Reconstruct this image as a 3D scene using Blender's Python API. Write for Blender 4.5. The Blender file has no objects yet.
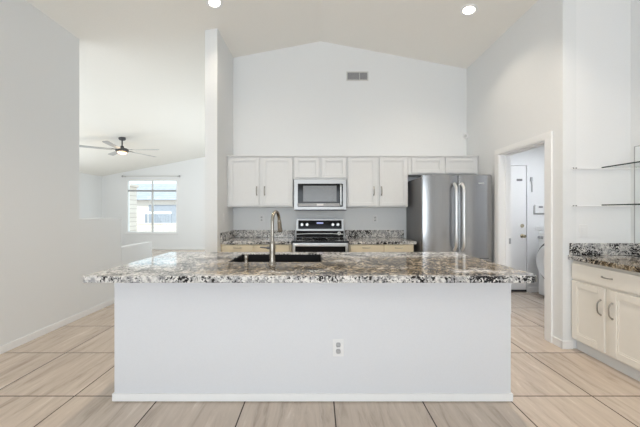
import bpy, bmesh, math, random
from mathutils import Vector, Matrix
random.seed(7)
SC = bpy.context.scene
COL = SC.collection
R = math.radians
PI = math.pi

# ------------------------------------------------------------------ camera
cam_d = bpy.data.cameras.new('camera')
cam_d.sensor_width = 36.0
cam_d.lens = 286.0 / 640.0 * 36.0
cam_d.shift_x = 3.0 / 640.0
cam_d.shift_y = -1.5 / 640.0
cam_d.clip_start = 0.05
cam = bpy.data.objects.new('camera', cam_d)
COL.objects.link(cam)
cam.location = (0, 0, 1.30)
cam.rotation_euler = (R(90), 0, 0)
SC.camera = cam

# ------------------------------------------------------------------ world, sun, added fill lights, exposure
world = bpy.data.worlds.new('sky')
SC.world = world
world.use_nodes = True
wn = world.node_tree.nodes
bg = wn['Background']
bg.inputs['Color'].default_value = (0.80, 0.90, 1.0, 1)
bg.inputs['Strength'].default_value = 2.5

def area_light(name, loc, rot, sx, sy, power, color, spread=180):
    d = bpy.data.lights.new(name, 'AREA')
    d.shape = 'RECTANGLE'
    d.size, d.size_y = sx, sy
    d.energy, d.color = power, color
    d.spread = R(spread)
    o = bpy.data.objects.new(name, d)
    COL.objects.link(o)
    o.location, o.rotation_euler = loc, rot
    return o

sun_d = bpy.data.lights.new('sun', 'SUN')
sun_d.energy = 4.0
sun_d.angle = R(1.0)
sun_d.color = (1.0, 0.95, 0.88)
sun = bpy.data.objects.new('sun', sun_d)
COL.objects.link(sun)
sun.rotation_euler = (R(48), 0, R(-28))          # from behind the camera, high: it reaches only the yard beyond the house

area_light('fill_rear_opening', (-0.55, -3.80, 1.25), (R(115), 0, 0), 3.7, 2.2, 118, (0.86, 0.94, 1.0), 140)  # added frontal fill at an unseen opening behind the camera
area_light('fill_family_side', (-6.95, 5.9, 1.25), (R(122), 0, R(-90)), 3.4, 1.8, 52, (0.85, 0.95, 1.0))  # added fill for the family room; the wall behind it has no window
area_light('fill_family_right', (-1.95, 7.3, 1.25), (R(118), 0, R(90)), 3.6, 1.8, 50, (0.85, 0.95, 1.0))  # added fill hanging inside the family room, lifts its left wall
area_light('fill_family_front', (-5.3, 2.75, 0.95), (R(138), 0, 0), 3.6, 1.7, 76, (0.85, 0.935, 1.0))  # added fill in mid-air, tilted up to brighten the family room ceiling

SC.view_settings.view_transform = 'Standard'
SC.view_settings.look = 'None'
SC.view_settings.gamma = 1.0
SC.view_settings.use_curve_mapping = False
SC.view_settings.exposure = -0.36
SC.cycles.use_denoising = True
SC.cycles.max_bounces = 10
SC.cycles.diffuse_bounces = 6

# ------------------------------------------------------------------ materials
def new_mat(name):
    m = bpy.data.materials.new(name)
    m.use_nodes = True
    n = m.node_tree.nodes
    return m, n, m.node_tree.links, n['Principled BSDF']

def noise_node(n, l, scale, detail=4, rough=0.55, vec=None):
    t = n.new('ShaderNodeTexNoise')
    t.inputs['Scale'].default_value = scale
    t.inputs['Detail'].default_value = detail
    t.inputs['Roughness'].default_value = rough
    if vec is not None: l.new(vec, t.inputs['Vector'])
    return t

def ramp_node(n, l, fac, stops):
    r = n.new('ShaderNodeValToRGB')
    e = r.color_ramp.elements
    while len(e) < len(stops): e.new(0.5)
    for k, (p, c) in enumerate(stops):
        e[k].position = p
        e[k].color = (c[0], c[1], c[2], 1)
    l.new(fac, r.inputs['Fac'])
    return r

def paint(name, col, rough=0.6, bump=0.03, scale=120, var=0.02, metallic=0.0):
    m, n, l, b = new_mat(name)
    g = n.new('ShaderNodeNewGeometry')
    t = noise_node(n, l, scale, 3, 0.5, g.outputs['Position'])
    lo = [max(0, c * (1 - var)) for c in col]
    hi = [min(1, c * (1 + var)) for c in col]
    r = ramp_node(n, l, t.outputs['Fac'], [(0.3, lo), (0.7, hi)])
    l.new(r.outputs['Color'], b.inputs['Base Color'])
    b.inputs['Roughness'].default_value = rough
    b.inputs['Metallic'].default_value = metallic
    if bump:
        bp = n.new('ShaderNodeBump')
        bp.inputs['Strength'].default_value = bump
        bp.inputs['Distance'].default_value = 0.01
        l.new(t.outputs['Fac'], bp.inputs['Height'])
        l.new(bp.outputs['Normal'], b.inputs['Normal'])
    return m

def brushed(name, col, rough=0.28, axis=2):
    """brushed metal: fine streaks along one axis"""
    m, n, l, b = new_mat(name)
    g = n.new('ShaderNodeNewGeometry')
    mp = n.new('ShaderNodeMapping')
    s = [260, 260, 260]
    s[axis] = 3
    mp.inputs['Scale'].default_value = s
    l.new(g.outputs['Position'], mp.inputs['Vector'])
    t = noise_node(n, l, 1.0, 3, 0.6, mp.outputs['Vector'])
    r = ramp_node(n, l, t.outputs['Fac'], [(0.3, [c * 0.93 for c in col]), (0.7, [min(1, c * 1.06) for c in col])])
    l.new(r.outputs['Color'], b.inputs['Base Color'])
    b.inputs['Metallic'].default_value = 1.0
    b.inputs['Roughness'].default_value = rough
    bp = n.new('ShaderNodeBump')
    bp.inputs['Strength'].default_value = 0.02
    l.new(t.outputs['Fac'], bp.inputs['Height'])
    l.new(bp.outputs['Normal'], b.inputs['Normal'])
    return m

def emit(name, col, strength):
    m, n, l, b = new_mat(name)
    b.inputs['Base Color'].default_value = (0.9, 0.9, 0.88, 1)
    b.inputs['Emission Color'].default_value = (*col, 1)
    b.inputs['Emission Strength'].default_value = strength
    return m

def glass_mat(name, tint=(0.96, 1.0, 0.99), fac=0.10):
    m = bpy.data.materials.new(name)
    m.use_nodes = True
    n, l = m.node_tree.nodes, m.node_tree.links
    n.clear()
    o = n.new('ShaderNodeOutputMaterial')
    tr = n.new('ShaderNodeBsdfTransparent')
    tr.inputs['Color'].default_value = (*tint, 1)
    gl = n.new('ShaderNodeBsdfGlossy')
    gl.inputs['Roughness'].default_value = 0.02
    fr = n.new('ShaderNodeFresnel')
    fr.inputs['IOR'].default_value = 1.45
    mx = n.new('ShaderNodeMixShader')
    gm = n.new('ShaderNodeNewGeometry')
    fm_ = n.new('ShaderNodeMath'); fm_.operation = 'SUBTRACT'; fm_.use_clamp = True
    l.new(fr.outputs['Fac'], fm_.inputs[0]); l.new(gm.outputs['Backfacing'], fm_.inputs[1])
    l.new(fm_.outputs[0], mx.inputs['Fac'])
    l.new(tr.outputs['BSDF'], mx.inputs[1])
    l.new(gl.outputs['BSDF'], mx.inputs[2])
    l.new(mx.outputs['Shader'], o.inputs['Surface'])
    return m

def granite():
    m, n, l, b = new_mat('granite')
    g = n.new('ShaderNodeNewGeometry')
    pos = g.outputs['Position']
    warp = noise_node(n, l, 9, 3, 0.6, pos)
    mixv = n.new('ShaderNodeMix'); mixv.data_type = 'VECTOR'
    mixv.inputs['Factor'].default_value = 0.06
    l.new(pos, mixv.inputs[4]); l.new(warp.outputs['Color'], mixv.inputs[5])
    v = mixv.outputs[1]
    def mixc(fac, a, c):
        mx = n.new('ShaderNodeMix'); mx.data_type = 'RGBA'
        l.new(fac, mx.inputs['Factor'])
        for s, i in ((a, 6), (c, 7)):
            if isinstance(s, tuple): mx.inputs[i].default_value = (*s, 1)
            else: l.new(s, mx.inputs[i])
        return mx.outputs[2]
    # broad drifts of tan over a pale grey ground
    big = noise_node(n, l, 4.2, 4, 0.62, v)
    big_r = ramp_node(n, l, big.outputs['Fac'], [(0.30, (0, 0, 0)), (0.44, (1, 1, 1))])
    mid = noise_node(n, l, 38, 5, 0.6, v)
    pale = ramp_node(n, l, mid.outputs['Fac'], [(0.33, (0.20, 0.20, 0.205)), (0.46, (0.44, 0.43, 0.42)), (0.56, (0.74, 0.72, 0.69)), (0.72, (0.82, 0.80, 0.77))])
    tan = ramp_node(n, l, mid.outputs['Fac'], [(0.39, (0.035, 0.026, 0.018)), (0.48, (0.17, 0.125, 0.075)), (0.58, (0.41, 0.33, 0.22)), (0.68, (0.68, 0.61, 0.50))])
    sp = n.new('ShaderNodeSeparateXYZ'); l.new(pos, sp.inputs[0])
    def ramp1(sock, a, b_):
        mr_ = n.new('ShaderNodeMapRange'); mr_.interpolation_type = 'SMOOTHSTEP'
        mr_.inputs['From Min'].default_value, mr_.inputs['From Max'].default_value = a, b_
        l.new(sock, mr_.inputs['Value']); return mr_.outputs['Result']
    def mul(a, b_):
        m_ = n.new('ShaderNodeMath'); m_.operation = 'MULTIPLY'
        for q, t_ in enumerate((a, b_)):
            if isinstance(t_, float): m_.inputs[q].default_value = t_
            else: l.new(t_, m_.inputs[q])
        return m_.outputs[0]
    drift = mul(mul(ramp1(sp.outputs['X'], -1.15, -0.3), ramp1(sp.outputs['Y'], 1.77, 1.90)), ramp1(sp.outputs['Y'], 2.70, 2.25))
    drift = mul(ramp1(drift, -0.06, 0.6), big_r.outputs['Color'])
    c = mixc(drift, pale.outputs['Color'], tan.outputs['Color'])
    # grey clouds
    gn = noise_node(n, l, 16, 3, 0.6, v)
    gr = ramp_node(n, l, gn.outputs['Fac'], [(0.50, (0, 0, 0)), (0.64, (0.8, 0.8, 0.8))])
    inv_ = n.new('ShaderNodeMath'); inv_.operation = 'MULTIPLY_ADD'
    l.new(drift, inv_.inputs[0]); inv_.inputs[1].default_value = -0.75; inv_.inputs[2].default_value = 1.0
    c = mixc(mul(gr.outputs['Color'], inv_.outputs[0]), c, (0.30, 0.30, 0.31))
    # white crystals
    vo = n.new('ShaderNodeTexVoronoi'); vo.inputs['Scale'].default_value = 85
    l.new(v, vo.inputs['Vector'])
    wsep = n.new('ShaderNodeSeparateColor'); l.new(vo.outputs['Color'], wsep.inputs['Color'])
    wr = ramp_node(n, l, wsep.outputs['Red'], [(0.80, (0, 0, 0)), (0.84, (0.8, 0.8, 0.8))])
    c = mixc(mul(wr.outputs['Color'], inv_.outputs[0]), c, (0.72, 0.71, 0.69))
    # black mica in clusters
    bn = noise_node(n, l, 70, 3, 0.62, v)
    cl = noise_node(n, l, 7.5, 2, 0.5, v)
    ad = n.new('ShaderNodeMath'); ad.operation = 'MULTIPLY_ADD'
    l.new(cl.outputs['Fac'], ad.inputs[0]); ad.inputs[1].default_value = 0.55
    l.new(bn.outputs['Fac'], ad.inputs[2])
    br = ramp_node(n, l, ad.outputs[0], [(0.805, (0, 0, 0)), (0.85, (1, 1, 1))])
    c = mixc(br.outputs['Color'], c, (0.018, 0.017, 0.018))
    l.new(c, b.inputs['Base Color'])
    b.inputs['Roughness'].default_value = 0.07
    b.inputs['IOR'].default_value = 1.42
    return m

def tile_floor():
    m, n, l, b = new_mat('floor_tile')
    g = n.new('ShaderNodeNewGeometry')
    mp = n.new('ShaderNodeMapping')
    mp.inputs['Location'].default_value = (-0.115 + 0.609 * 20, -2.02 + 0.62 * 20, 0)
    l.new(g.outputs['Position'], mp.inputs['Vector'])
    br = n.new('ShaderNodeTexBrick')
    br.offset = 0.0
    br.squash = 1.0
    br.inputs['Scale'].default_value = 1.0
    br.inputs['Brick Width'].default_value = 0.609
    br.inputs['Row Height'].default_value = 0.62
    br.inputs['Mortar Size'].default_value = 0.0045
    br.inputs['Mortar Smooth'].default_value = 0.1
    br.inputs['Bias'].default_value = 0.0
    br.inputs['Color1'].default_value = (0.0, 0.0, 0.0, 1)
    br.inputs['Color2'].default_value = (1.0, 1.0, 1.0, 1)
    br.inputs['Mortar'].default_value = (0.5, 0.5, 0.5, 1)
    l.new(mp.outputs['Vector'], br.inputs['Vector'])
    # veins run diagonally across each tile and shift from tile to tile
    rot = n.new('ShaderNodeMapping')
    rot.inputs['Rotation'].default_value = (0, 0, R(-52))
    rot.inputs['Scale'].default_value = (7.0, 1.0, 1.0)
    l.new(g.outputs['Position'], rot.inputs['Vector'])
    off = n.new('ShaderNodeVectorMath'); off.operation = 'MULTIPLY_ADD'
    l.new(br.outputs['Color'], off.inputs[0]); off.inputs[1].default_value = (3.0, 5.0, 7.0)
    l.new(rot.outputs['Vector'], off.inputs[2])
    n1 = noise_node(n, l, 2.3, 7, 0.66, off.outputs[0])
    n1.inputs['Distortion'].default_value = 0.6
    c1 = ramp_node(n, l, n1.outputs['Fac'], [(0.28, (0.40, 0.325, 0.262)), (0.46, (0.56, 0.47, 0.392)), (0.60, (0.62, 0.525, 0.442)), (0.74, (0.78, 0.70, 0.62))])
    n2 = noise_node(n, l, 3.4, 5, 0.65, off.outputs[0])
    r2 = ramp_node(n, l, n2.outputs['Fac'], [(0.66, (0, 0, 0)), (0.74, (0.5, 0.5, 0.5))])
    mx = n.new('ShaderNodeMix'); mx.data_type = 'RGBA'
    l.new(r2.outputs['Color'], mx.inputs['Factor'])
    l.new(c1.outputs['Color'], mx.inputs[6])
    mx.inputs[7].default_value = (0.74, 0.67, 0.60, 1)
    mg = n.new('ShaderNodeMix'); mg.data_type = 'RGBA'
    l.new(br.outputs['Fac'], mg.inputs['Factor'])
    l.new(mx.outputs[2], mg.inputs[6])
    mg.inputs[7].default_value = (0.07, 0.05, 0.04, 1)
    l.new(mg.outputs[2], b.inputs['Base Color'])
    b.inputs['Roughness'].default_value = 0.22
    inv = n.new('ShaderNodeMath'); inv.operation = 'SUBTRACT'; inv.inputs[0].default_value = 1.0
    l.new(br.outputs['Fac'], inv.inputs[1])
    bp = n.new('ShaderNodeBump'); bp.inputs['Strength'].default_value = 0.25; bp.inputs['Distance'].default_value = 0.003
    l.new(inv.outputs[0], bp.inputs['Height'])
    l.new(bp.outputs['Normal'], b.inputs['Normal'])
    return m

def block_mat(name, c1, c2, mortar, w, h):
    m, n, l, b = new_mat(name)
    g = n.new('ShaderNodeTexCoord')
    mp = n.new('ShaderNodeMapping'); mp.inputs['Rotation'].default_value = (R(90), 0, 0)
    l.new(g.outputs['Object'], mp.inputs['Vector'])
    br = n.new('ShaderNodeTexBrick')
    br.inputs['Scale'].default_value = 1.0
    br.inputs['Brick Width'].default_value = w
    br.inputs['Row Height'].default_value = h
    br.inputs['Mortar Size'].default_value = 0.012
    br.inputs['Color1'].default_value = (*c1, 1)
    br.inputs['Color2'].default_value = (*c2, 1)
    br.inputs['Mortar'].default_value = (*mortar, 1)
    l.new(mp.outputs['Vector'], br.inputs['Vector'])
    l.new(br.outputs['Color'], b.inputs['Base Color'])
    b.inputs['Roughness'].default_value = 0.9
    return m

M = {}
M['wall'] = paint('wall_paint', (0.785, 0.795, 0.80), 0.75, 0.04, 90, 0.01)
M['cool_wall'] = paint('pale_wall_paint', (0.82, 0.825, 0.83), 0.7, 0.04, 90, 0.01)
M['ceiling'] = paint('ceiling_paint', (0.87, 0.85, 0.805), 0.85, 0.05, 70, 0.012)
M['trim'] = paint('white_trim_paint', (0.86, 0.86, 0.86), 0.4, 0.0, 40, 0.005)
M['island'] = paint('island_paint', (0.70, 0.712, 0.74), 0.6, 0.03, 110, 0.01)
M['floor'] = tile_floor()
M['granite'] = granite()
M['white_cab'] = paint('white_cabinet_paint', (0.695, 0.70, 0.70), 0.42, 0.0, 30, 0.008)
M['cream_cab'] = paint('cream_cabinet_paint', (0.74, 0.66, 0.50), 0.45, 0.0, 30, 0.012)
M['ivory_cab'] = paint('ivory_cabinet_paint', (0.82, 0.785, 0.72), 0.42, 0.0, 30, 0.008)
M['steel'] = brushed('brushed_steel', (0.76, 0.76, 0.77), 0.3, 0)
M['range_steel'] = brushed('range_steel', (0.40, 0.395, 0.39), 0.42, 0)
M['screen'] = paint('perforated_screen', (0.16, 0.165, 0.17), 0.22, 0, 500, 0.3)
M['fridge'] = brushed('fridge_steel', (0.41, 0.412, 0.418), 0.22, 2)
M['fridge_side'] = paint('fridge_side_grey', (0.19, 0.19, 0.195), 0.45, 0.02, 200, 0.02, 0.3)
M['chrome'] = brushed('satin_nickel', (0.70, 0.68, 0.64), 0.2, 2)
M['nickel'] = brushed('brushed_nickel', (0.33, 0.30, 0.26), 0.27, 2)
M['handle'] = brushed('handle_steel', (0.80, 0.80, 0.80), 0.34, 2)
M['brass'] = brushed('aged_brass', (0.55, 0.49, 0.36), 0.25, 2)
M['pull'] = brushed('pewter_pull', (0.40, 0.38, 0.35), 0.3, 2)
M['black_glass'] = paint('black_glass', (0.012, 0.012, 0.013), 0.06, 0, 10, 0.02)
M['black_glass'].node_tree.nodes['Principled BSDF'].inputs['Specular IOR Level'].default_value = 0.2
M['black'] = paint('black_plastic', (0.02, 0.02, 0.022), 0.35, 0, 60, 0.05)
M['sink'] = paint('black_composite', (0.010, 0.010, 0.011), 0.5, 0.03, 400, 0.2)
M['sink'].node_tree.nodes['Principled BSDF'].inputs['Specular IOR Level'].default_value = 0.2
M['dark_metal'] = paint('dark_grey_metal', (0.10, 0.10, 0.105), 0.35, 0, 60, 0.05, 0.7)
M['blade'] = paint('fan_blade_silver', (0.42, 0.42, 0.42), 0.5, 0, 60, 0.04)
M['plastic'] = paint('white_plastic', (0.80, 0.80, 0.80), 0.35, 0, 40, 0.005)
M['slot'] = paint('grey_socket', (0.40, 0.40, 0.41), 0.5, 0, 40, 0.02)
M['socket'] = paint('pale_socket', (0.52, 0.52, 0.52), 0.5, 0, 40, 0.02)
M['vent_white'] = paint('vent_enamel', (0.62, 0.62, 0.60), 0.5, 0, 40, 0.01)
M['vent_dark'] = paint('vent_shadow', (0.10, 0.10, 0.10), 0.9, 0, 40, 0.02)
M['grey_mark'] = paint('grey_plate', (0.22, 0.22, 0.23), 0.4, 0, 40, 0.02)
M['appliance'] = paint('white_enamel', (0.84, 0.85, 0.86), 0.25, 0, 40, 0.005)
M['appliance_dark'] = paint('grey_gasket', (0.07, 0.072, 0.075), 0.4, 0, 40, 0.02)
M['glass'] = glass_mat('window_glass')
M['shelf_glass'] = glass_mat('shelf_glass', (0.985, 0.995, 0.99))
M['shelf_edge'] = paint('green_glass_edge', (0.03, 0.045, 0.042), 0.15, 0, 40, 0.05)
M['lens'] = emit('lamp_lens', (1.0, 0.90, 0.74), 14.0)
M['lens_added'] = emit('added_lamp_lens', (.95, .97, 1.0), 2.0)
M['fan_lens'] = emit('fan_lamp_lens', (1.0, 0.52, 0.16), 2.4)
M['display'] = emit('clock_display', (0.10, 0.18, 0.85), 0.6)
m, n_, l_, b_ = new_mat('mirror')
b_.inputs['Base Color'].default_value = (0.86, 0.88, 0.87, 1); b_.inputs['Metallic'].default_value = 1; b_.inputs['Roughness'].default_value = 0.02
M['mirror'] = m
M['gravel'] = paint('pale_gravel', (0.62, 0.54, 0.48), 0.95, 0.3, 18, 0.18)
M['stucco'] = paint('pale_stucco', (0.74, 0.69, 0.64), 0.9, 0.2, 30, 0.03)
M['roof'] = block_mat('roof_tile', (0.36, 0.38, 0.42), (0.41, 0.42, 0.46), (0.2, 0.22, 0.28), 0.3, 0.25)
M['block'] = block_mat('pale_block', (0.66, 0.60, 0.54), (0.72, 0.66, 0.60), (0.45, 0.40, 0.36), 0.4, 0.2)
M['slate'] = paint('blue_grey_paint', (0.32, 0.35, 0.41), 0.7, 0.05, 30, 0.05)
M['ext_glass'] = paint('dark_blue_glass', (0.10, 0.14, 0.20), 0.1, 0, 20, 0.05)
M['leaf'] = paint('grey_green_leaf', (0.22, 0.30, 0.24), 0.8, 0.1, 20, 0.25)
M['bark'] = paint('grey_bark', (0.25, 0.22, 0.20), 0.9, 0.2, 30, 0.15)

# ------------------------------------------------------------------ mesh helpers
class MB:
    def __init__(self): self.bm = bmesh.new()
    def _merge(self, tmp, mat=None):
        if mat is not None: bmesh.ops.transform(tmp, matrix=mat, verts=tmp.verts)
        me = bpy.data.meshes.new('tmp'); tmp.to_mesh(me); tmp.free()
        self.bm.from_mesh(me); bpy.data.meshes.remove(me)
        return self
    def box(self, x0, x1, y0, y1, z0, z1, bev=0.0, seg=2, mat=None):
        t = bmesh.new()
        bmesh.ops.create_cube(t, size=1.0)
        for v in t.verts:
            v.co = Vector((x0 + (v.co.x + .5) * (x1 - x0), y0 + (v.co.y + .5) * (y1 - y0), z0 + (v.co.z + .5) * (z1 - z0)))
        if bev > 0:
            bmesh.ops.bevel(t, geom=list(t.edges), offset=bev, segments=seg, affect='EDGES', profile=0.5)
        return self._merge(t, mat)
    def cyl(self, p0, p1, r0, r1=None, n=24, cap=True):
        r1 = r0 if r1 is None else r1
        return self.tube([p0, p1], [r0, r1], n, cap)
    def tube(self, pts, rad, n=12, cap=True):
        pts = [Vector(p) for p in pts]
        if not isinstance(rad, (list, tuple)): rad = [rad] * len(pts)
        t = bmesh.new()
        d0 = (pts[1] - pts[0]).normalized()
        up = Vector((0, 0, 1)) if abs(d0.z) < 0.9 else Vector((1, 0, 0))
        u = d0.cross(up).normalized()
        rings = []
        for i, p in enumerate(pts):
            if i == 0: d = pts[1] - pts[0]
            elif i == len(pts) - 1: d = pts[-1] - pts[-2]
            else: d = (pts[i + 1] - pts[i]).normalized() + (pts[i] - pts[i - 1]).normalized()
            d.normalize()
            u = (u - d * u.dot(d)).normalized()
            w = d.cross(u)
            rings.append([t.verts.new(p + (u * math.cos(2 * PI * k / n) + w * math.sin(2 * PI * k / n)) * rad[i]) for k in range(n)])
        for a, b in zip(rings, rings[1:]):
            for k in range(n):
                t.faces.new((a[k], a[(k + 1) % n], b[(k + 1) % n], b[k]))
        if cap:
            t.faces.new(rings[0][::-1]); t.faces.new(rings[-1])
        bmesh.ops.recalc_face_normals(t, faces=t.faces)
        return self._merge(t)
    def lathe(self, prof, n=32, mat=None):
        """prof: list of (r, z) turned about the local z axis"""
        t = bmesh.new()
        rings = []
        for r, z in prof:
            if r < 1e-6: rings.append([t.verts.new((0, 0, z))])
            else: rings.append([t.verts.new((r * math.cos(2 * PI * k / n), r * math.sin(2 * PI * k / n), z)) for k in range(n)])
        for a, b in zip(rings, rings[1:]):
            for k in range(n):
                k2 = (k + 1) % n
                if len(a) == 1 and len(b) == 1: continue
                if len(a) == 1: t.faces.new((a[0], b[k2], b[k]))
                elif len(b) == 1: t.faces.new((a[k], a[k2], b[0]))
                else: t.faces.new((a[k], a[k2], b[k2], b[k]))
        bmesh.ops.recalc_face_normals(t, faces=t.faces)
        return self._merge(t, mat)
    def prism(self, poly, a0, a1, axis='y', holes=(), mat=None):
        """a polygon (with holes) swept along an axis; for y the polygon is (x, z), for z it is (x, y), for x it is (y, z)"""
        def P(p, a):
            return {'y': (p[0], a, p[1]), 'z': (p[0], p[1], a), 'x': (a, p[0], p[1])}[axis]
        t = bmesh.new()
        edges = []
        for loop in [poly] + list(holes):
            vs = [t.verts.new(P(p, a0)) for p in loop]
            for k in range(len(vs)): edges.append(t.edges.new((vs[k], vs[(k + 1) % len(vs)])))
        if holes: bmesh.ops.triangle_fill(t, use_beauty=True, use_dissolve=True, edges=edges)
        else: t.faces.new(list(t.verts))
        ext = bmesh.ops.extrude_face_region(t, geom=list(t.faces))
        d = Vector(P((0, 0), a1)) - Vector(P((0, 0), a0))
        bmesh.ops.translate(t, vec=d, verts=[v for v in ext['geom'] if isinstance(v, bmesh.types.BMVert)])
        bmesh.ops.recalc_face_normals(t, faces=t.faces)
        return self._merge(t, mat)
    def sphere(self, c, r, sc=(1, 1, 1), seg=20):
        t = bmesh.new()
        bmesh.ops.create_uvsphere(t, u_segments=seg, v_segments=seg // 2 + 2, radius=r)
        return self._merge(t, Matrix.Translation(c) @ Matrix.Diagonal((*sc, 1)))
    def build(self, name, mat, parent=None, loc=None, smooth=35):
        me = bpy.data.meshes.new(name)
        if loc is not None and parent is None:
            bmesh.ops.translate(self.bm, vec=-Vector(loc), verts=self.bm.verts)
        self.bm.to_mesh(me); self.bm.free()
        me.materials.append(mat if not isinstance(mat, str) else M[mat])
        if smooth:
            me.polygons.foreach_set('use_smooth', [True] * len(me.polygons))
            me.set_sharp_from_angle(angle=R(smooth))
        o = bpy.data.objects.new(name, me)
        COL.objects.link(o)
        if smooth:
            wm = o.modifiers.new('weighted_normal', 'WEIGHTED_NORMAL'); wm.keep_sharp = True
        if parent is not None: o.parent = parent
        elif loc is not None: o.location = loc
        return o

def tag(o, label=None, cat=None, group=None, kind=None):
    if label: o['label'] = label
    if cat: o['category'] = cat
    if group: o['group'] = group
    if kind: o['kind'] = kind
    return o

def thing(name, loc, label, cat, rz=0.0, group=None):
    o = bpy.data.objects.new(name, None)
    o.empty_display_size = 0.1
    COL.objects.link(o)
    o.location = loc
    o.rotation_euler = (0, 0, rz)
    return tag(o, label, cat, group)

def structure(name, mb, mat, label=None, cat=None, **k):
    return tag(mb.build(name, mat, **k), label or None, cat, kind='structure')

def dup(root, loc, label, rot=None, group=None):
    r = root.copy(); COL.objects.link(r); r.location = loc
    if rot is not None: r.rotation_euler = rot
    r['label'] = label
    if group: r['group'] = group
    for ch in list(root.children):
        c = ch.copy(); COL.objects.link(c); c.parent = r
        for g in list(ch.children):
            d = g.copy(); COL.objects.link(d); d.parent = c
    return r

# ------------------------------------------------------------------ the shell of the rooms
RX, RZ, SL = 0.06, 3.97, 0.19                 # ridge and slope of the vaulted ceiling
def ceil_z(x): return RZ - SL * abs(x - RX)

structure('floor', MB().box(-7.7, 4.5, -4.0, 10.1, -0.12, 0.0), 'floor', 'beige veined floor tile with dark grout lines', 'floor', smooth=0)

structure('ceiling', MB().prism([(-7.7, ceil_z(-7.7)), (RX, RZ), (4.5, ceil_z(4.5)), (4.5, ceil_z(4.5) + .12), (RX, RZ + .12), (-7.7, ceil_z(-7.7) + .12)], -4.0, 10.1),
          'ceiling', 'vaulted ceiling sloping down both ways from a central ridge', 'ceiling', smooth=0)

structure('wall_left', MB().prism([(-3.03, 0), (-2.90, 0), (-2.90, ceil_z(-2.90) + .05), (-3.03, ceil_z(-3.03) + .05)], -4.0, 3.49),
          'wall', 'tall plain grey-white wall at the left', 'wall', smooth=0)
structure('wall_half', MB().box(-3.03, -2.90, 3.49, 4.24, 0, 1.215, 0.006).box(-3.03, -2.90, 4.24, 5.03, 0, 0.775, 0.006),
          'wall', 'stepped half wall beyond the tall left wall', 'wall')
structure('wall_back', MB().prism([(-1.47, 0), (2.47, 0), (2.47, ceil_z(2.47) + .05), (RX, RZ + .05), (-1.47, ceil_z(-1.47) + .05)], 4.47, 4.60),
          'wall', 'white gable wall behind the kitchen cabinets', 'wall', smooth=0)
structure('wall_pillar', MB().prism([(-1.47, 0), (-1.308, 0), (-1.308, ceil_z(-1.308) + .05), (-1.47, ceil_z(-1.47) + .05)], 3.75, 4.47),
          'wall', 'short wall end left of the kitchen cabinets', 'wall', smooth=0)
top = ceil_z(2.34) + .03
structure('wall_right', MB().prism([(2.724, 0), (2.91, 0), (2.91, 2.04), (3.66, 2.04), (3.66, 0), (4.47, 0), (4.47, top), (2.724, top)], 2.34, 2.47, 'x'),
          'wall', 'tall right kitchen wall with the laundry doorway', 'wall', smooth=0)
structure('wall_niche', MB().prism([(2.47, 0), (3.11, 0), (3.11, ceil_z(3.11) + .05), (2.47, ceil_z(2.47) + .05)], 2.724, 2.84),
          'cool_wall', 'white wall behind the glass shelves', 'wall', smooth=0)
structure('wall_side', MB().box(2.99, 3.11, -4.0, 2.724, 0, ceil_z(2.99) + .03), 'wall', 'side wall of the niche at the far right', 'wall', smooth=0)
structure('wall_rear', MB().prism([(-3.03, 0), (-2.5, 0), (-2.5, 2.4), (1.4, 2.4), (1.4, 0), (3.11, 0), (3.11, ceil_z(3.11) + .03), (RX, RZ + .03), (-3.03, ceil_z(-3.03) + .03)], -4.0, -3.9),
          'wall', 'wall behind the camera with a wide opening', 'wall', smooth=0)
# family room
structure('wall_family_back', MB().prism([(-7.6, 0), (-1.3, 0), (-1.3, ceil_z(-1.3) + .05), (-7.6, ceil_z(-7.6) + .05)], 9.93, 10.06,
          holes=[[(-6.62, .57), (-4.84, .57), (-4.84, 2.43), (-6.62, 2.43)]]), 'cool_wall', 'far white wall of the family room around the window', 'wall', smooth=0)
structure('wall_family_left', MB().box(-7.60, -7.47, 1.9, 9.93, 0, ceil_z(-7.47) + .03), 'cool_wall', 'left wall of the family room', 'wall', smooth=0)
structure('wall_family_right', MB().box(-1.47, -1.34, 4.60, 9.93, 0, ceil_z(-1.34) + .0), 'cool_wall', 'right wall of the family room', 'wall', smooth=0)
structure('wall_family_front', MB().prism([(-7.47, 0), (-3.03, 0), (-3.03, ceil_z(-3.03) + .03), (-7.47, ceil_z(-7.47) + .03)], 1.9, 2.0),
          'cool_wall', 'near wall of the family room', 'wall', smooth=0)
# laundry room
structure('wall_laundry_back', MB().prism([(2.34, 0), (2.60, 0), (2.60, 2.06), (3.415, 2.06), (3.415, 0), (4.4, 0), (4.4, 2.5), (2.34, 2.5)], 4.65, 4.75),
          'cool_wall', 'back wall of the laundry room', 'wall', smooth=0)
structure('wall_laundry_side', MB().box(4.30, 4.40, 2.84, 4.65, 0, 2.5), 'cool_wall', 'side wall of the laundry room', 'wall', smooth=0)
structure('wall_laundry_near', MB().box(3.11, 4.40, 2.74, 2.84, 0, 2.5), 'cool_wall', 'near wall of the laundry room', 'wall', smooth=0)
structure('wall_laundry_left', MB().box(2.34, 2.47, 4.60, 4.65, 0, 2.5), 'cool_wall', 'corner wall of the laundry room', 'wall', smooth=0)
structure('ceiling_laundry', MB().box(2.47, 4.30, 2.84, 4.65, 2.44, 2.5), 'cool_wall', 'flat low ceiling of the laundry room', 'ceiling', smooth=0)

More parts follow.
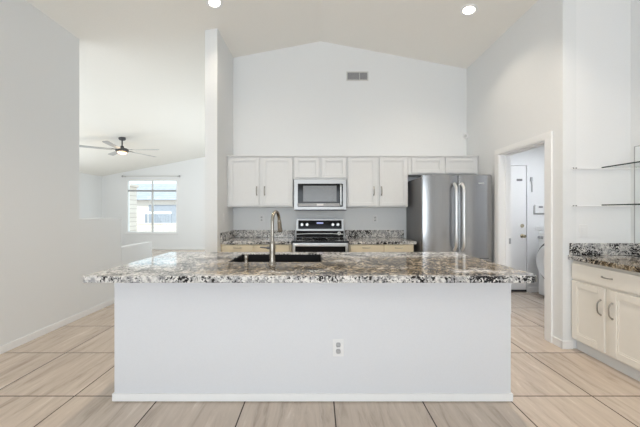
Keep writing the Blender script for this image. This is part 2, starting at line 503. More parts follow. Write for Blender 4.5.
# baseboards and casings
structure('baseboard_left', MB().box(-2.90, -2.886, -3.9, 5.03, 0, 0.07, 0.003), 'trim', 'white baseboard along the left wall', 'baseboard')
structure('baseboard_family', MB().box(-7.47, -1.47, 9.915, 9.93, 0, 0.08, 0.003), 'trim', 'white baseboard under the family room window', 'baseboard')
structure('baseboard_right', MB().box(2.326, 2.34, 2.712, 2.835, 0, 0.075, 0.003).box(2.326, 2.43, 2.710, 2.724, 0, 0.075, 0.003),
          'trim', 'white baseboard at the wall corner right of the doorway', 'baseboard')
structure('baseboard_laundry', MB().box(3.44, 4.30, 4.636, 4.65, 0, 0.08, 0.003), 'trim', 'white baseboard in the laundry room', 'baseboard')
cs = MB()
cs.box(2.318, 2.34, 2.835, 2.915, 0, 2.04, 0.002).box(2.318, 2.34, 3.655, 3.735, 0, 2.04, 0.002).box(2.318, 2.34, 2.835, 3.735, 2.0405, 2.105, 0.002)
cs.box(2.325, 2.475, 2.91, 2.924, 0, 2.04).box(2.325, 2.475, 3.646, 3.66, 0, 2.04).box(2.325, 2.475, 2.924, 3.646, 2.026, 2.04)
cs.box(2.395, 2.43, 3.634, 3.646, 0, 2.026).box(2.395, 2.43, 2.924, 2.936, 0, 2.026).box(2.395, 2.43, 2.936, 3.634, 2.014, 2.026)
structure('trim_1', cs, 'trim', 'white casing around the laundry doorway', 'door casing')
tag(MB().box(2.445, 2.470, 3.640, 3.646, 0.895, 0.965, 0.002).box(2.449, 2.463, 3.637, 3.641, 0.915, 0.945).build('strike_plate', 'slot', loc=(2.458, 3.643, 0.93)),
    'small metal latch plate on the laundry doorway jamb', 'latch plate')

lq = thing('added_laundry_lamp', (3.35, 3.75, 2.44), 'added unseen flat round lamp on the low laundry ceiling', 'ceiling light')  # lamp added out of view to brighten the laundry room
MB().lathe([(0, -.07), (.12, -.065), (.16, -.03), (.165, 0), (0, 0)], 28).build('shade', 'lens_added', lq)
d = bpy.data.lights.new('laundry_fill', 'AREA'); d.shape = 'DISK'; d.size = .3; d.energy = 17; d.color = (.92, .96, 1.0)
l = bpy.data.objects.new('laundry_fill', d); COL.objects.link(l); l.parent = lq; l.location = (0, 0, -.08)

# laundry door
d1 = thing('door_1', (3.007, 4.66, 0), 'flat white door at the back of the laundry room', 'door')
d1['kind'] = 'structure'
MB().box(-.40, .40, 0, .04, .012, 2.052, 0.002).build('door_panel', 'trim', d1)
MB().box(-.407, .408, .018, .03, .0, 2.06).build('door_gap', 'vent_white', d1)
MB().box(-.40, .40, -.012, .0, .006, .036, 0.002).build('door_sweep', 'black', d1)
kb = MB(); mr = Matrix.Rotation(R(90), 4, 'X')
kb.lathe([(0, .0), (.033, .0), (.033, .006), (.014, .012), (.012, .03), (.024, .042), (.028, .055), (.022, .068), (0, .071)], 20, Matrix.Translation((.335, 0, .91)) @ mr)
kb.build('door_knob', 'brass', d1)
MB().lathe([(0, 0), (.03, 0), (.03, .008), (.02, .02), (0, .022)], 20, Matrix.Translation((.335, 0, 1.075)) @ mr).build('deadbolt', 'brass', d1)
MB().box(.245, .335, -.006, .0, 1.805, 1.840, 0.002).build('door_plate', 'grey_mark', d1)

# family room window
w1 = thing('window_1', (-5.73, 9.98, .57), 'large white framed window in the far family room wall', 'window')
w1['kind'] = 'structure'
fr = MB()
for a in ((-.89, -.84, 0, 1.86), (.84, .89, 0, 1.86), (-.84, .84, 0, .05), (-.84, .84, 1.81, 1.86)):
    fr.box(a[0], a[1], -.05, .05, a[2], a[3], 0.004)
fr.build('window_frame', 'trim', w1)
MB().box(-.84, .84, -.035, .035, 1.44, 1.50, 0.004).build('transom_bar', 'slot', w1)
MB().box(-.03, .02, -.03, .03, .05, 1.44, 0.004).box(-.022, .012, -.03, .03, 1.50, 1.81, 0.003).build('mullion', 'vent_white', w1)
MB().box(-.84, .84, .0, .006, .05, 1.81).build('pane', 'glass', w1)
MB().box(-.93, .93, -.10, -.05, -.03, 0, 0.005).build('window_sill', 'trim', w1)

# ------------------------------------------------------------------ kitchen island
isl = thing('kitchen_island', (-0.03, 2.39, 0), 'long white kitchen island with flat front in the middle of the room', 'kitchen island')
def il(x): return x + 0.03
fb = MB()
fb.box(-1.36, 1.36, -.43, -.31, 0, .857, 0.004)
fb.build('front_panel', 'island', isl)
for s in (-1, 1):
    a, b = (-1.36, -1.30) if s < 0 else (1.30, 1.36)
    MB().box(a, b, -.31, .41, 0, .857, 0.003).build('end_panel', 'island', isl)
bb = MB()
bb.box(-1.369, 1.369, -.440, -.43, .007, .060, 0.003).box(-1.369, -1.36, -.43, .41, .007, .060, 0.003).box(1.36, 1.369, -.43, .41, .007, .060, 0.003)
bb.build('baseboard', 'trim', isl)
MB().box(-1.30, 1.30, .36, .38, .10, .857).box(-1.30, 1.30, .30, .33, 0, .10).build('cabinet_face', 'cream_cab', isl)

def rounded(pts, rads, n=6):
    """polygon with rounded corners"""
    out = []
    N = len(pts)
    for i, p in enumerate(pts):
        r = rads[i]
        p = Vector(p); a = Vector(pts[i - 1]); b = Vector(pts[(i + 1) % N])
        if r <= 0: out.append(tuple(p)); continue
        da, db = (a - p).normalized(), (b - p).normalized()
        p0, p1 = p + da * r, p + db * r
        for k in range(n + 1):
            t = k / n
            q = p0 * (1 - t) ** 2 + p * 2 * t * (1 - t) + p1 * t * t
            out.append(tuple(q))
    return out

def worktop(name, poly, z0, z1, loc, label, holes=(), bev=0.006, extra=None):
    mb = MB().prism(poly, z0, z1, 'z', holes)
    if extra: extra(mb)
    o = mb.build(name, 'granite', loc=loc)
    bv = o.modifiers.new('bevel', 'BEVEL'); bv.width = bev; bv.segments = 3; bv.limit_method = 'ANGLE'; bv.angle_limit = R(50)
    return tag(o, label, 'countertop', 'granite countertops on the back wall' if name == 'kitchen_countertop' else None)

IZ = 0.90
sink_hole = rounded([(-.715, 2.288), (.04, 2.288), (.04, 2.738), (-.715, 2.738)], [.015] * 4)
worktop('island_countertop', rounded([(-1.472, 1.78), (1.402, 1.78), (1.402, 2.86), (-1.472, 2.86)], [.03, .08, .03, .03], 8), IZ - .042, IZ, (-0.03, 2.39, IZ - .042),
        'long polished granite countertop on the white island', holes=[sink_hole], bev=0.010)

# sink
sk = MB()
def ring(x0, x1, y0, y1, z, r, t): return [t.verts.new((x, y, z)) for x, y in rounded([(x0, y0), (x1, y0), (x1, y1), (x0, y1)], [r] * 4, 5)]
t = bmesh.new()
loops = [ring(-.7135, .0385, 2.2895, 2.7365, .894, .0145, t), ring(-.708, .033, 2.295, 2.731, .89, .02, t), ring(-.705, .030, 2.298, 2.728, .66, .04, t),
         ring(-.68, .005, 2.323, 2.703, .635, .03, t)]
outer = [ring(-.7140, .0390, 2.2890, 2.7370, .86, .0145, t), ring(-.715, .04, 2.288, 2.738, .645, .04, t), ring(-.69, .015, 2.313, 2.713, .62, .03, t)]
def bridge(a, b):
    for k in range(len(a)): t.faces.new((a[k], a[(k + 1) % len(a)], b[(k + 1) % len(a)], b[k]))
for a, b in zip(loops, loops[1:]): bridge(a, b)
t.faces.new(loops[-1])
bridge(loops[0], outer[0])
for a, b in zip(outer, outer[1:]): bridge(a, b)
t.faces.new(outer[-1])
bmesh.ops.recalc_face_normals(t, faces=t.faces)
sk._merge(t)
snk = thing('kitchen_sink', (-.3375, 2.513, .62), 'black undermount sink set into the island countertop', 'sink')
bmesh.ops.translate(sk.bm, vec=-Vector(snk.location), verts=sk.bm.verts)
sk.build('basin', 'sink', snk)
MB().lathe([(0, .016), (.012, .016), (.03, .02), (.04, .019), (.042, .0155), (.0, .0155)], 24, Matrix.Translation((0, 0, .0))).build('drain', 'chrome', snk)

# faucet
fc = thing('kitchen_faucet', (-.34, 2.18, IZ), 'tall brushed nickel gooseneck faucet behind the front of the island sink', 'faucet')
MB().lathe([(0, 0), (.031, 0), (.031, .006), (.027, .014), (.022, .03), (.0215, .09), (.0225, .10), (.0225, .15), (.020, .165), (.0165, .18), (0, .18)], 28).build('body', 'nickel', fc)
dx, dy = 0.20, 0.98
pts = [(0, 0, .17), (0, 0, .24), (0, 0, .315)]
rr = .078
for k in range(1, 13):
    a = PI - k * (PI * 0.96) / 12
    h = rr + rr * math.cos(a)
    pts.append((dx * h, dy * h, .325 + rr * math.sin(a)))
MB().tube(pts, .0125, 16).build('spout', 'nickel', fc)
e = Vector(pts[-1]); dr = (Vector(pts[-1]) - Vector(pts[-2])).normalized()
MB().tube([e - dr * .004, e + dr * .01, e + dr * .02, e + dr * .06, e + dr * .085, e + dr * .10], [.0135, .0155, .0165, .0175, .020, .0195], 18).build('spray_head', 'nickel', fc)
lv = MB().tube([(-.02, 0, .125), (-.036, 0, .127), (-.05, 0, .128), (-.088, -.004, .132), (-.094, -.004, .1325)], [.011, .011, .006, .0055, .003], 14)
lv.build('lever', 'dark_metal', fc)

sd = thing('soap_dispenser', (-.54, 2.185, IZ), 'small brushed nickel soap dispenser left of the faucet', 'soap dispenser')
MB().lathe([(0, 0), (.02, 0), (.02, .005), (.014, .012), (.0125, .04), (.015, .045), (.015, .068), (.011, .074), (0, .075)], 20).build('body', 'nickel', sd)
MB().tube([(0, .0, .062), (.004, .03, .066), (.006, .055, .06)], [.006, .005, .004], 10).build('spout', 'nickel', sd)

# ------------------------------------------------------------------ outlets
def outlet(loc, label, rz=0, kind='outlet', w=.076, h=.12):
    o = thing('wall_outlet' if kind == 'outlet' else 'wall_plate', loc, label, 'outlet' if kind == 'outlet' else 'wall plate', rz,
              'white outlets' if kind == 'outlet' else 'white wall plates')
    MB().box(-w / 2, w / 2, -.006, 0, -h / 2, h / 2, 0.003).build('cover_plate', 'plastic', o)
    if kind == 'outlet':
        for s in (-1, 1):
            f = MB().box(-.015, .015, -.0085, -.005, s * .022 - .014, s * .022 + .014, 0.008)
            f.build('socket', 'slot' if 'island' in label else 'socket', o)
    else:
        MB().box(-.016, .016, -.009, -.005, -.032, .032, 0.002).build('rocker', 'plastic', o)
    return o
outlet((.145, 1.96, .372), 'white outlet on the front of the white island')
outlet((-.865, 4.47, 1.195), 'white outlet on the back wall left of the faucet')
outlet((.905, 4.47, 1.19), 'white outlet on the back wall right of the range')
outlet((-1.308, 4.02, 1.22), 'white wall plate on the wall end above the left backsplash', R(90), 'switch')
outlet((2.535, 2.724, 1.12), 'white wall plate on the wall below the glass shelves', 0, 'switch', .08, .12)
outlet((3.60, 4.65, 1.035), 'white wall plate on the laundry wall below the keypad', 0, 'switch', .11, .07)

# ------------------------------------------------------------------ cabinets (local frame: x along the front, y into the wall, z up)
def panel_door(x0, x1, z0, z1, st=.052, th=.024, dep=.012):
    mb = MB()
    b = .0025
    mb.box(x0, x0 + st, -th, 0, z0, z1, b, 1).box(x1 - st, x1, -th, 0, z0, z1, b, 1)
    mb.box(x0 + st, x1 - st, -th, 0, z0, z0 + st, b, 1).box(x0 + st, x1 - st, -th, 0, z1 - st, z1, b, 1)
    mb.box(x0 + st - .002, x1 - st + .002, -th + dep, -.002, z0 + st - .002, z1 - st + .002)
    i = .012                                            # inner bead
    mb.box(x0 + st, x0 + st + i, -th + dep * .5, -.003, z0 + st, z1 - st).box(x1 - st - i, x1 - st, -th + dep * .5, -.003, z0 + st, z1 - st)
    mb.box(x0 + st + i, x1 - st - i, -th + dep * .5, -.003, z0 + st, z0 + st + i).box(x0 + st + i, x1 - st - i, -th + dep * .5, -.003, z1 - st - i, z1 - st)
    return mb

def raised_door(x0, x1, z0, z1, th=.02):
    mb = panel_door(x0, x1, z0, z1, .055, th, .010)
    mb.box(x0 + .085, x1 - .085, -th + .002, -.004, z0 + .085, z1 - .085, 0.006, 2)
    return mb

def pull(p, L, vertical=True, out=.028, r=.005, y=-.019):
    pts, n = [], 10
    for k in range(n + 1):
        s = k / n
        u = (s - .5) * L
        d = y - out * (1 - (2 * s - 1) ** 4)
        pts.append((p[0], d, p[1] + u) if vertical else (p[0] + u, d, p[1]))
    return MB().tube(pts, [r * 1.5] + [r] * (n - 1) + [r * 1.5], 10)

UY = 4.157                                   # front of the upper boxes
def upper(x0, x1, z0, z1, doors, label, pulls=(), mat='white_cab', crown=True):
    w = x1 - x0
    o = thing('upper_cabinet', (x0, UY, z0), label, 'cabinet', group='white wall cabinets')
    h = z1 - z0
    mb = MB().box(0, w, 0, 4.466 - UY, 0, h, 0.002, 1)
    mb.build('body', mat, o)
    if crown:
        MB().box(-.0, w, -.028, .0, h - .014, h + .006, 0.003, 1).build('top_moulding', mat, o)
    for i, (a, b) in enumerate(doors):
        d = panel_door(a - x0, b - x0, .018, h - .024).build('door', mat, o)
        if i < len(pulls) and pulls[i] is not None:
            pull((pulls[i] - x0, .232), .118, True, .026, .0075, -.024).build('handle', 'pull', d)
    return o

def px(x): return (x - 317) / 68.8
upper(-1.306, -.345, 1.372, 2.112, [(px(229.3), px(259.3)), (px(262.6), px(292.4))], 'white wall cabinet with two tall doors left of the microwave', [px(257.0), px(264.8)])
upper(-.343, .434, 1.778, 2.112, [(px(294.8), px(319.0)), (px(321.8), px(345.8))], 'short white wall cabinet above the microwave')
upper(.436, 1.321, 1.372, 2.112, [(px(348.2), px(376.0)), (px(379.2), px(406.6))], 'white wall cabinet with two tall doors right of the microwave', [px(373.6), px(381.2)])
upper(1.323, 2.338, 1.842, 2.112, [(px(411.6), px(442.4)), (px(445.2), px(475.8))], 'short white wall cabinet above the refrigerator')

BY = 3.89                                     # front of the lower boxes
def lower(x0, x1, fronts, label):
    w = x1 - x0
    o = thing('base_cabinet', (x0, BY, 0), label, 'cabinet', group='cream base cabinets on the back wall')
    MB().box(0, w, 0, 4.466 - BY, .10, .859).build('body', 'cream_cab', o)
    MB().box(0, w, .06, 4.466 - BY, 0, .10).build('toe_kick', 'cream_cab', o)
    for a, b in fronts:
        d = MB().box(a - x0, b - x0, -.019, 0, .70, .847, 0.004).build('drawer', 'cream_cab', o)
        pull(((a + b) / 2 - x0, .815), .10, False, .025, .0045).build('handle', 'pull', d)
        e = panel_door(a - x0, b - x0, .12, .685).build('door', 'cream_cab', o)
        pull((b - x0 - .035, .60), .10, True, .025, .0045).build('handle', 'pull', e)
    return o
def pb(x): return (x - 317) / 73.5
lower(-1.306, -.345, [(pb(222.6), pb(253.0)), (pb(255.2), pb(289.5))], 'cream base cabinet with drawers left of the range')
lower(.436, 1.315, [(pb(350.4), pb(382.0)), (pb(384.2), pb(412.6))], 'cream base cabinet with drawers between the range and refrigerator')

def splash_l(mb):
    mb.box(-1.286, -.345, 4.448, 4.469, .902, 1.02)
    mb.box(-1.307, -1.286, 3.865, 4.469, .902, 1.02)
def splash_r(mb):
    mb.box(.436, 1.35, 4.448, 4.469, .902, 1.02)
worktop('kitchen_countertop', [(-1.307, 3.865), (-.343, 3.865), (-.343, 4.469), (-1.307, 4.469)], .861, .901, (-.83, 4.17, .861),
        'granite countertop and backsplash left of the range', extra=splash_l, bev=.004)
worktop('kitchen_countertop', [(.434, 3.865), (1.35, 3.865), (1.35, 4.469), (.434, 4.469)], .861, .901, (.89, 4.17, .861),
        'granite countertop and backsplash between the range and refrigerator', extra=splash_r, bev=.004)

# ------------------------------------------------------------------ range
rg = thing('kitchen_range', (.045, 3.84, 0), 'stainless and black electric range between the cream base cabinets', 'range')
MB().box(-.375, .375, .0, .60, .03, .895, 0.003).build('body', 'black', rg)
MB().box(-.378, .378, -.035, .545, .895, .912, 0.005).build('cooktop', 'black_glass', rg)
for (bx, by, br_) in ((-.19, .12, .10), (.19, .12, .085), (-.19, .40, .075), (.19, .40, .10)):
    MB().lathe([(br_ - .004, .9122), (br_, .9126), (br_ + .004, .9122)], 32, Matrix.Translation((bx, by, 0))).build('burner_ring', 'slot', rg)
od = MB().box(-.372, .372, -.03, 0, .23, .885, 0.006).build('oven_door', 'steel', rg)
MB().box(-.335, .335, -.034, -.02, .36, .843, 0.003).build('oven_window', 'black_glass', od)
MB().tube([(-.34, -.03, .858), (-.34, -.068, .862), (.34, -.068, .862), (.34, -.03, .858)], .0115, 14).build('oven_handle', 'handle', od)
MB().box(-.372, .372, -.03, 0, .05, .22, 0.006).build('storage_drawer', 'steel', rg)
MB().prism([(.53, .90), (.60, .90), (.60, 1.19), (.55, 1.19), (.54, 1.06)], -.365, .365, 'x').build('backguard', 'range_steel', rg)
MB().prism([(.527, 1.042), (.545, 1.042), (.552, 1.172), (.540, 1.172)], -.332, .332, 'x').build('control_panel', 'black_glass', rg)
MB().prism([(.515, .914), (.535, .914), (.541, 1.012), (.529, 1.012)], -.360, .360, 'x').build('lower_panel', 'black_glass', rg)
MB().tube([(-.355, .514, .962), (-.2, .508, .970), (0, .506, .972), (.2, .508, .970), (.355, .514, .962)], .007, 12).build('reflection_bar', 'handle', rg)  # silver bar shaped as the reflected streak across the black glass
mk = Matrix.Rotation(R(90), 4, 'X')
for kx in (-.275, -.195, .195, .275):
    MB().lathe([(0, 0), (.026, 0), (.026, .006), (.022, .010), (.020, .026), (.016, .030), (0, .030)], 24, Matrix.Translation((kx, .538, 1.108)) @ mk).build('knob', 'handle', rg)
MB().lathe([(.009, 0), (.026, 0), (.026, .012), (.009, .014), (.009, 0)], 24, Matrix.Translation((.292, .515, .975)) @ mk).build('dial', 'plastic', rg)
MB().box(-.05, .05, .532, .537, 1.120, 1.142).build('clock', 'display', rg)

# ------------------------------------------------------------------ microwave
mw = thing('microwave', (.0465, 4.10, 1.332), 'stainless over-range microwave under the short white wall cabinet', 'microwave')
MB().box(-.378, .378, .03, .37, 0, .44, 0.004).build('body', 'steel', mw)
MB().box(-.378, .378, .02, .30, -.012, .002, 0.003).build('underside', 'black', mw)
md = MB().box(-.378, .378, 0, .035, .005, .44, 0.006).build('door', 'range_steel', mw)
MB().box(-.322, .325, -.004, .004, .042, .375, 0.004).build('window_surround', 'black_glass', md)
MB().box(-.245, .235, -.007, .0, .115, .345, 0.003).build('window', 'screen', md)
MB().box(-.315, .28, -.0065, -.002, .050, .093, 0.002).build('control_strip', 'slot', md)
MB().box(-.05, .045, -.009, -.004, .058, .088, 0.002).build('display', 'plastic', md)
MB().tube([(.292, .0, .06), (.292, -.036, .075), (.292, -.04, .21), (.292, -.036, .345), (.292, .0, .36)], .011, 14).build('handle', 'handle', md)

# ------------------------------------------------------------------ refrigerator
fx0, fx1 = 1.383, 2.290
fg = thing('refrigerator', ((fx0 + fx1) / 2, 3.72, 0), 'stainless french door refrigerator right of the kitchen cabinets', 'refrigerator')
fw = (fx1 - fx0) / 2
MB().box(-fw + .004, fw - .004, .075, .72, .03, 1.765, 0.006).build('body', 'fridge_side', fg)
def fdoor(x0, x1, z0, z1, name):
    d = MB()
    n = 8
    poly = [(x0, .068), (x0, .029)]
    for k in range(25):
        u = k / 24
        x = x0 + .0025 + (x1 - x0 - .005) * u
        poly.append((x, .026 * (2 * u - 1) ** 2))
    poly += [(x1, .029), (x1, .068)]
    d.prism(poly, z0, z1, 'z')
    return d.build(name, 'fridge', fg, smooth=20)
for s in (-1, 1):
    xa, xb = (-fw, .008) if s < 0 else (.016, fw)
    d = fdoor(xa, xb, .70, 1.78, 'door')
    hx = (-.053 if s < 0 else .044)
    pts = []
    for k in range(17):
        u = k / 16
        pts.append((hx, -.058 + .054 * abs(2 * u - 1) ** 16 - .006 * math.sin(PI * u), .80 + u * .87))
    MB().tube(pts, [.019] + [.0185] * 15 + [.019], 14).build('handle', 'handle', d)
    if s > 0: MB().box(.265, .335, -.003, .002, 1.665, 1.680, 0.001).build('badge', 'handle', d)
    MB().box(xa + (.03 if s < 0 else .33), xa + (.13 if s < 0 else .43), .03, .14, 1.765, 1.79, 0.006).build('hinge_cover', 'fridge_side', fg)
d = fdoor(-fw, fw, .07, .69, 'freezer_drawer')
MB().tube([(-.36, 0, .60), (-.35, -.058, .60), (-.1, -.066, .60), (.1, -.066, .60), (.35, -.058, .60), (.36, 0, .60)], .0155, 14).build('handle', 'handle', d)
MB().box(-fw + .03, fw - .03, .05, .10, .0, .07).build('kick_plate', 'black', fg)

# ------------------------------------------------------------------ niche cabinet on the right (front faces left)
nc = thing('bar_cabinet', (2.43, 2.720, 0), 'ivory base cabinet with two doors and one drawer at the right', 'cabinet', R(-90))
NW, NH = .68, .848
MB().box(0, NW, 0, .556, .10, NH, 0.002, 1).build('body', 'ivory_cab', nc)
MB().box(0, NW, .04, .556, 0, .10).build('toe_kick', 'white_cab', nc)
dr_ = MB().box(.012, NW - .012, -.02, 0, .675, .822, 0.007, 2).build('drawer', 'ivory_cab', nc)
pull((.345, .752), .085, False, .026, .005, -.02).build('handle', 'pull', dr_)
dd = panel_door(.012, .318, .115, .655, .055, .02, .008).build('door', 'ivory_cab', nc)
pull((.292, .49), .13, True, .032, .0055, -.02).build('handle', 'pull', dd)
dd = panel_door(.362, NW - .012, .115, .655, .055, .02, .008).build('door', 'ivory_cab', nc)
pull((.388, .49), .13, True, .032, .0055, -.02).build('handle', 'pull', dd)
def splash_n(mb):
    mb.box(2.40, 2.989, 2.702, 2.723, .891, 1.005)
    mb.box(2.968, 2.989, 2.04, 2.702, .891, 1.005)
worktop('bar_countertop', [(2.385, 2.723), (2.385, 2.04), (2.989, 2.04), (2.989, 2.723)], .849, .89, (2.7, 2.38, .849),
        'granite countertop and backsplash on the ivory cabinet', extra=splash_n, bev=.006)

# mirror, shelves, rails
mi = thing('wall_mirror', (2.99, 2.36, 1.006), 'frameless mirror on the side wall behind the glass shelves', 'mirror')
MB().box(-.006, -.001, -.31, .325, 0, .905).build('mirror_glass', 'mirror', mi)
MB().box(-.008, -.0005, .325, .331, 0, .910).box(-.008, -.0005, -.31, .331, .905, .910).build('edge_trim', 'slot', mi)
def shelf(z, label):
    s = thing('glass_shelf', (2.84, 2.38, z), label, 'shelf', group='glass shelves in the niche')
    MB().box(-.128, .142, -.33, .340, -.005, .005).build('pane', 'shelf_glass', s)
    MB().box(-.135, -.128, -.33, .340, -.0055, .0055, 0.001, 1).build('front_edge', 'shelf_edge', s)
    return s
s0 = shelf(1.722, 'upper glass shelf with a dark green edge')
dup(s0, (2.84, 2.38, 1.366), 'lower glass shelf with a dark green edge')
def rail(z, label):
    r_ = thing('shelf_rail', (2.42, 2.722, z), label, 'shelf rail', group='white rails under the glass shelves')
    MB().box(0, .56, -.013, .0, -.005, .005, 0.002, 1).build('bar', 'trim', r_)
    for x in (.010, .035):
        MB().cyl((x, -.016, .004), (x, -.006, .004), .006, n=12).build('screw', 'grey_mark', r_)
    return r_
r0 = rail(1.712, 'white wall rail under the upper glass shelf')
dup(r0, (2.42, 2.722, 1.356), 'white wall rail under the lower glass shelf')

# ------------------------------------------------------------------ laundry things
ws = thing('washing_machine', (3.80, 4.14, 0), 'white front loading washing machine in the laundry room', 'washing machine')
MB().box(-.34, .40, -.33, .33, .02, .99, 0.012).build('body', 'appliance', ws)
mz = Matrix.Translation((-.34, 0, .56)) @ Matrix.Rotation(R(-90), 4, 'Y')
MB().lathe([(.24, 0), (.31, .0), (.315, .04), (.29, .055), (.24, .055)], 40, mz).build('door_gasket', 'appliance_dark', ws)
MB().lathe([(.0, .05), (.17, .055), (.20, .085), (.245, .10), (.268, .08), (.27, .03), (0, .03)], 40, mz).build('door', 'appliance', ws)
MB().box(-.352, -.338, -.31, .31, .855, .965, 0.003).build('control_panel', 'appliance', ws)
for y in (.24, .29):
    MB().lathe([(0, 0), (.022, 0), (.018, .022), (0, .024)], 18, Matrix.Translation((-.35, y, .91)) @ Matrix.Rotation(R(-90), 4, 'Y')).build('knob', 'slot', ws)
for a in (-.26, .26):
    for b in (-.26, .26):
        MB().cyl((a, b, 0), (a, b, .03), .025, n=12).build('foot', 'black', ws)

kp = thing('alarm_keypad', (3.612, 4.65, 1.352), 'white alarm keypad with a dark display on the laundry wall', 'keypad')
MB().box(-.085, .085, -.030, 0, -.07, .07, 0.006).build('case', 'plastic', kp)
MB().box(-.03, .035, -.032, -.028, .015, .042).build('display', 'grey_mark', kp)
MB().box(-.098, .098, -.008, 0, -.092, -.075, 0.002).box(-.098, -.088, -.008, 0, -.092, .05, 0.002).build('bracket', 'slot', kp)
dg = thing('door_guard', (3.475, 4.65, 1.78), 'thin hanging metal door guard beside the laundry door', 'door guard')
MB().box(-.018, .018, -.02, 0, .02, .085, 0.004).build('catch', 'slot', dg)
MB().tube([(.004, -.012, .04), (.010, -.013, -.05), (.012, -.012, -.155)], .0075, 8).build('bar', 'slot', dg)

# ------------------------------------------------------------------ back wall details
vg = thing('wall_vent', (.63, 4.47, 3.42), 'rectangular return air vent high on the gable wall', 'vent')
MB().box(-.155, .155, -.004, 0, -.056, .056).build('backing', 'vent_dark', vg)
fm = MB()
fm.box(-.172, .172, -.010, 0, .056, .073, 0.002).box(-.172, .172, -.010, 0, -.073, -.056, 0.002).box(-.172, -.155, -.010, 0, -.056, .056, 0.002).box(.155, .172, -.010, 0, -.056, .056, 0.002)
fm.build('frame', 'vent_white', vg)
for x in (.034,): MB().box(x - .005, x + .005, -.010, -.002, -.056, .056).build('divider', 'vent_white', vg)
for k in range(7):
    z = -.048 + k * .016
    MB().box(-.155, .155, -.0015, .0015, -.006, .006, mat=Matrix.Translation((0, -.006, z)) @ Matrix.Rotation(R(40), 4, 'X')).build('louver', 'slot', vg)

ms = thing('motion_sensor', (2.315, 4.445, 2.49), 'small white oval motion sensor high in the kitchen corner', 'motion sensor', R(-45))
MB().sphere((0, 0, 0), .036, (1.0, .75, 1.35)).build('housing', 'plastic', ms)
MB().sphere((0, -.014, -.008), .022, (1, .75, 1.2)).build('lens', 'vent_white', ms)

# ------------------------------------------------------------------ recessed lights (tilted with the slope)
def recessed(x, y, label, watt=7):
    o = thing('recessed_light', (x, y, ceil_z(x)), label, 'ceiling light', group='recessed ceiling lights')
    tilt = math.atan(SL) * (1 if x > RX else -1)
    o.rotation_euler = (0, tilt, 0)
    MB().lathe([(.062, -.002), (.066, -.008), (.092, -.006), (.096, .0), (.062, .0), (.062, -.002)], 36).build('trim_ring', 'trim', o)
    MB().lathe([(0, -.004), (.055, -.004), (.063, -.002), (.063, .0), (0, .0)], 36).build('lens', 'lens', o)
    d = bpy.data.lights.new('recessed_lamp', 'AREA'); d.shape = 'DISK'; d.size = .12
    d.energy = watt; d.color = (1.0, 0.87, 0.71); d.spread = R(120)
    l = bpy.data.objects.new('recessed_lamp', d); COL.objects.link(l)
    l.parent = o; l.location = (0, 0, -.012)
    return o
recessed(-1.19, 3.32, 'round recessed ceiling light on the left slope by the wall end', 6)
recessed(1.765, 3.32, 'round recessed ceiling light on the right slope above the doorway side', 9)
for k, yy in enumerate((2.05, -1.4)):  # extra lights added out of view to raise the room brightness
    recessed(-1.19, yy, ('added unseen recessed ceiling light on the left slope above the island', 'added unseen recessed ceiling light on the left slope behind the camera')[k], (16, 4)[k])
    recessed(1.765, yy, ('added unseen recessed ceiling light on the right slope above the island', 'added unseen recessed ceiling light on the right slope behind the camera')[k], (19, 5)[k])

# ------------------------------------------------------------------ ceiling fan
FX, FY = -4.66, 6.84
cf = thing('ceiling_fan', (FX, FY, ceil_z(FX)), 'dark five-blade ceiling fan with a lit lamp in the family room', 'ceiling fan')
cz = 2.78 - ceil_z(FX)
MB().lathe([(0, .012), (.075, .012), (.075, -.03), (.06, -.055), (.03, -.065), (0, -.065)], 28).build('canopy', 'dark_metal', cf)
MB().cyl((0, 0, -.05), (0, 0, cz + .06), .014, n=16).build('downrod', 'dark_metal', cf)
MB().lathe([(0, .10), (.03, .10), (.04, .06), (.10, .045), (.135, .02), (.14, -.025), (.11, -.045), (0, -.045)], 32, Matrix.Translation((0, 0, cz))).build('motor_housing', 'dark_metal', cf)
MB().lathe([(0, -.046), (.10, -.046), (.098, -.065), (.07, -.088), (0, -.096)], 28, Matrix.Translation((0, 0, cz))).build('lamp_shade', 'fan_lens', cf)
for k in range(5):
    a = R(-75 + 72 * k)
    Mx = Matrix.Translation((0, 0, cz)) @ Matrix.Rotation(a, 4, 'Z') @ Matrix.Rotation(R(9), 4, 'X')
    pl = rounded([(.20, -.05), (.90, -.068), (.90, .060), (.20, .045)], [.02, .05, .05, .02], 5)
    b = MB().prism(pl, -.005, .005, 'z', mat=Mx).build('blade', 'blade', cf)
    MB().prism([(.10, -.02), (.26, -.032), (.26, .032), (.10, .02)], .005, .012, 'z', mat=Mx).build('blade_arm', 'dark_metal', b)
d = bpy.data.lights.new('fan_lamp', 'POINT'); d.energy = 4; d.color = (1.0, .75, .45); d.shadow_soft_size = .09
l = bpy.data.objects.new('fan_lamp', d); COL.objects.link(l); l.parent = cf; l.location = (0, 0, cz - .16)

# curtain rod
cr = thing('curtain_rod', (-5.74, 9.87, 2.535), 'thin curtain rod with end knobs above the family room window', 'curtain rod')
MB().cyl((-.95, 0, 0), (.97, 0, 0), .010, n=12).build('rod', 'vent_white', cr)
for s in (-.97, .99):
    MB().sphere((s, 0, 0), .034, (1, 1, 1), 14).build('finial', 'slot', cr)
for s in (-.90, .92):
    MB().box(s - .01, s + .01, -.005, .055, -.02, .012).build('bracket', 'slot', cr)

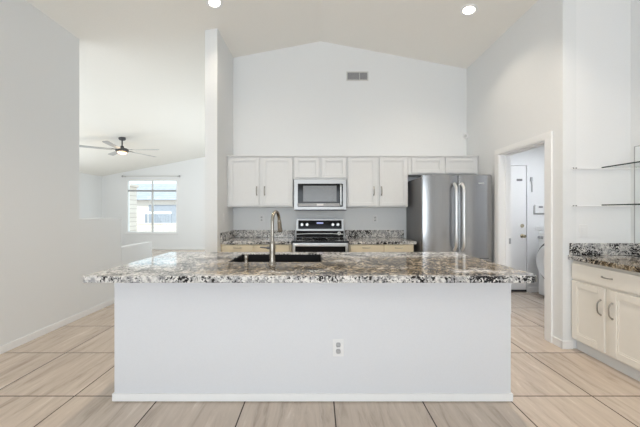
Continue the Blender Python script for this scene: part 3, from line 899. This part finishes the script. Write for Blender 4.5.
# ------------------------------------------------------------------ outside the window
structure('ground', MB().box(-60, 30, 10.1, 90, -.35, -.15), 'gravel', 'pale gravel yard outside the window', 'ground', smooth=0)
pr = tag(MB().box(-.38, .38, -.25, .25, 0, 2.6, 0.01).box(-.44, .44, -.31, .31, 2.6, 2.72, 0.01).build('block_pillar', 'block'), 'pale block pillar just outside the left of the window', 'pillar')
pr.location = (-8.85, 13.2, -.15)
yw = tag(MB().box(-9, 9, -.1, .1, 0, .62).box(-9, 9, -.13, .13, .62, .70).build('garden_wall', 'block'), 'low pale block wall across the yard outside the window', 'garden wall')
yw.location = (-10, 19.5, -.15)
hs = thing('neighbour_house', (-15.0, 31, -.15), 'pale stucco house with grey roof seen through the window', 'house')
MB().box(-9, 9, 0, 8, 0, 2.9).build('house_wall', 'stucco', hs)
MB().prism([(-.7, 2.75), (4, 4.9), (8.7, 2.75)], -9.6, 9.6, 'x').build('roof', 'roof', hs)
MB().box(-3.2, .2, -.06, .0, 0, 2.2).build('garage_door', 'slate', hs)
for x in (-6.5, 3.2):
    f = MB().box(x - .9, x + .9, -.05, .0, .9, 2.1).build('window', 'trim', hs)
    MB().box(x - .8, x + .8, -.06, -.04, 1.0, 2.0).build('pane', 'ext_glass', f)
fn = thing('slatted_gate', (-12.2, 22.0, -.15), 'blue-grey slatted gate with a white cap outside the window', 'gate')
MB().box(-1.0, 1.0, -.04, .04, 1.30, 1.48).build('cap_board', 'trim', fn)
sl_ = MB()
for k in range(10): sl_.box(-.96 + k * .2, -.84 + k * .2, -.02, .02, .1, 1.3)
sl_.build('slat_panel', 'slate', fn)
for s in (-1, 1): MB().box(s * .98 - .04, s * .98 + .04, -.05, .05, 0, 1.3).build('post', 'slate', fn)
def tree(x, y, h, r, label):
    t_ = thing('yard_tree', (x, y, -.15), label, 'tree')
    MB().tube([(0, 0, 0), (.05, 0, h * .3), (-.03, .02, h * .6)], [.14, .11, .07], 10).build('trunk', 'bark', t_)
    c = MB()
    for k in range(26):
        a, b_ = random.uniform(0, 2 * PI), random.uniform(-1, 1)
        q = (r * .75 * math.cos(a) * math.sqrt(1 - b_ * b_), r * .75 * math.sin(a) * math.sqrt(1 - b_ * b_), h * .68 + b_ * r * .7)
        c.sphere(q, r * random.uniform(.25, .42), (1, 1, .8), 10)
    c.build('crown', 'leaf', t_)
tree(-9.3, 24.5, 3.6, 1.3, 'grey-green tree outside the right half of the window')
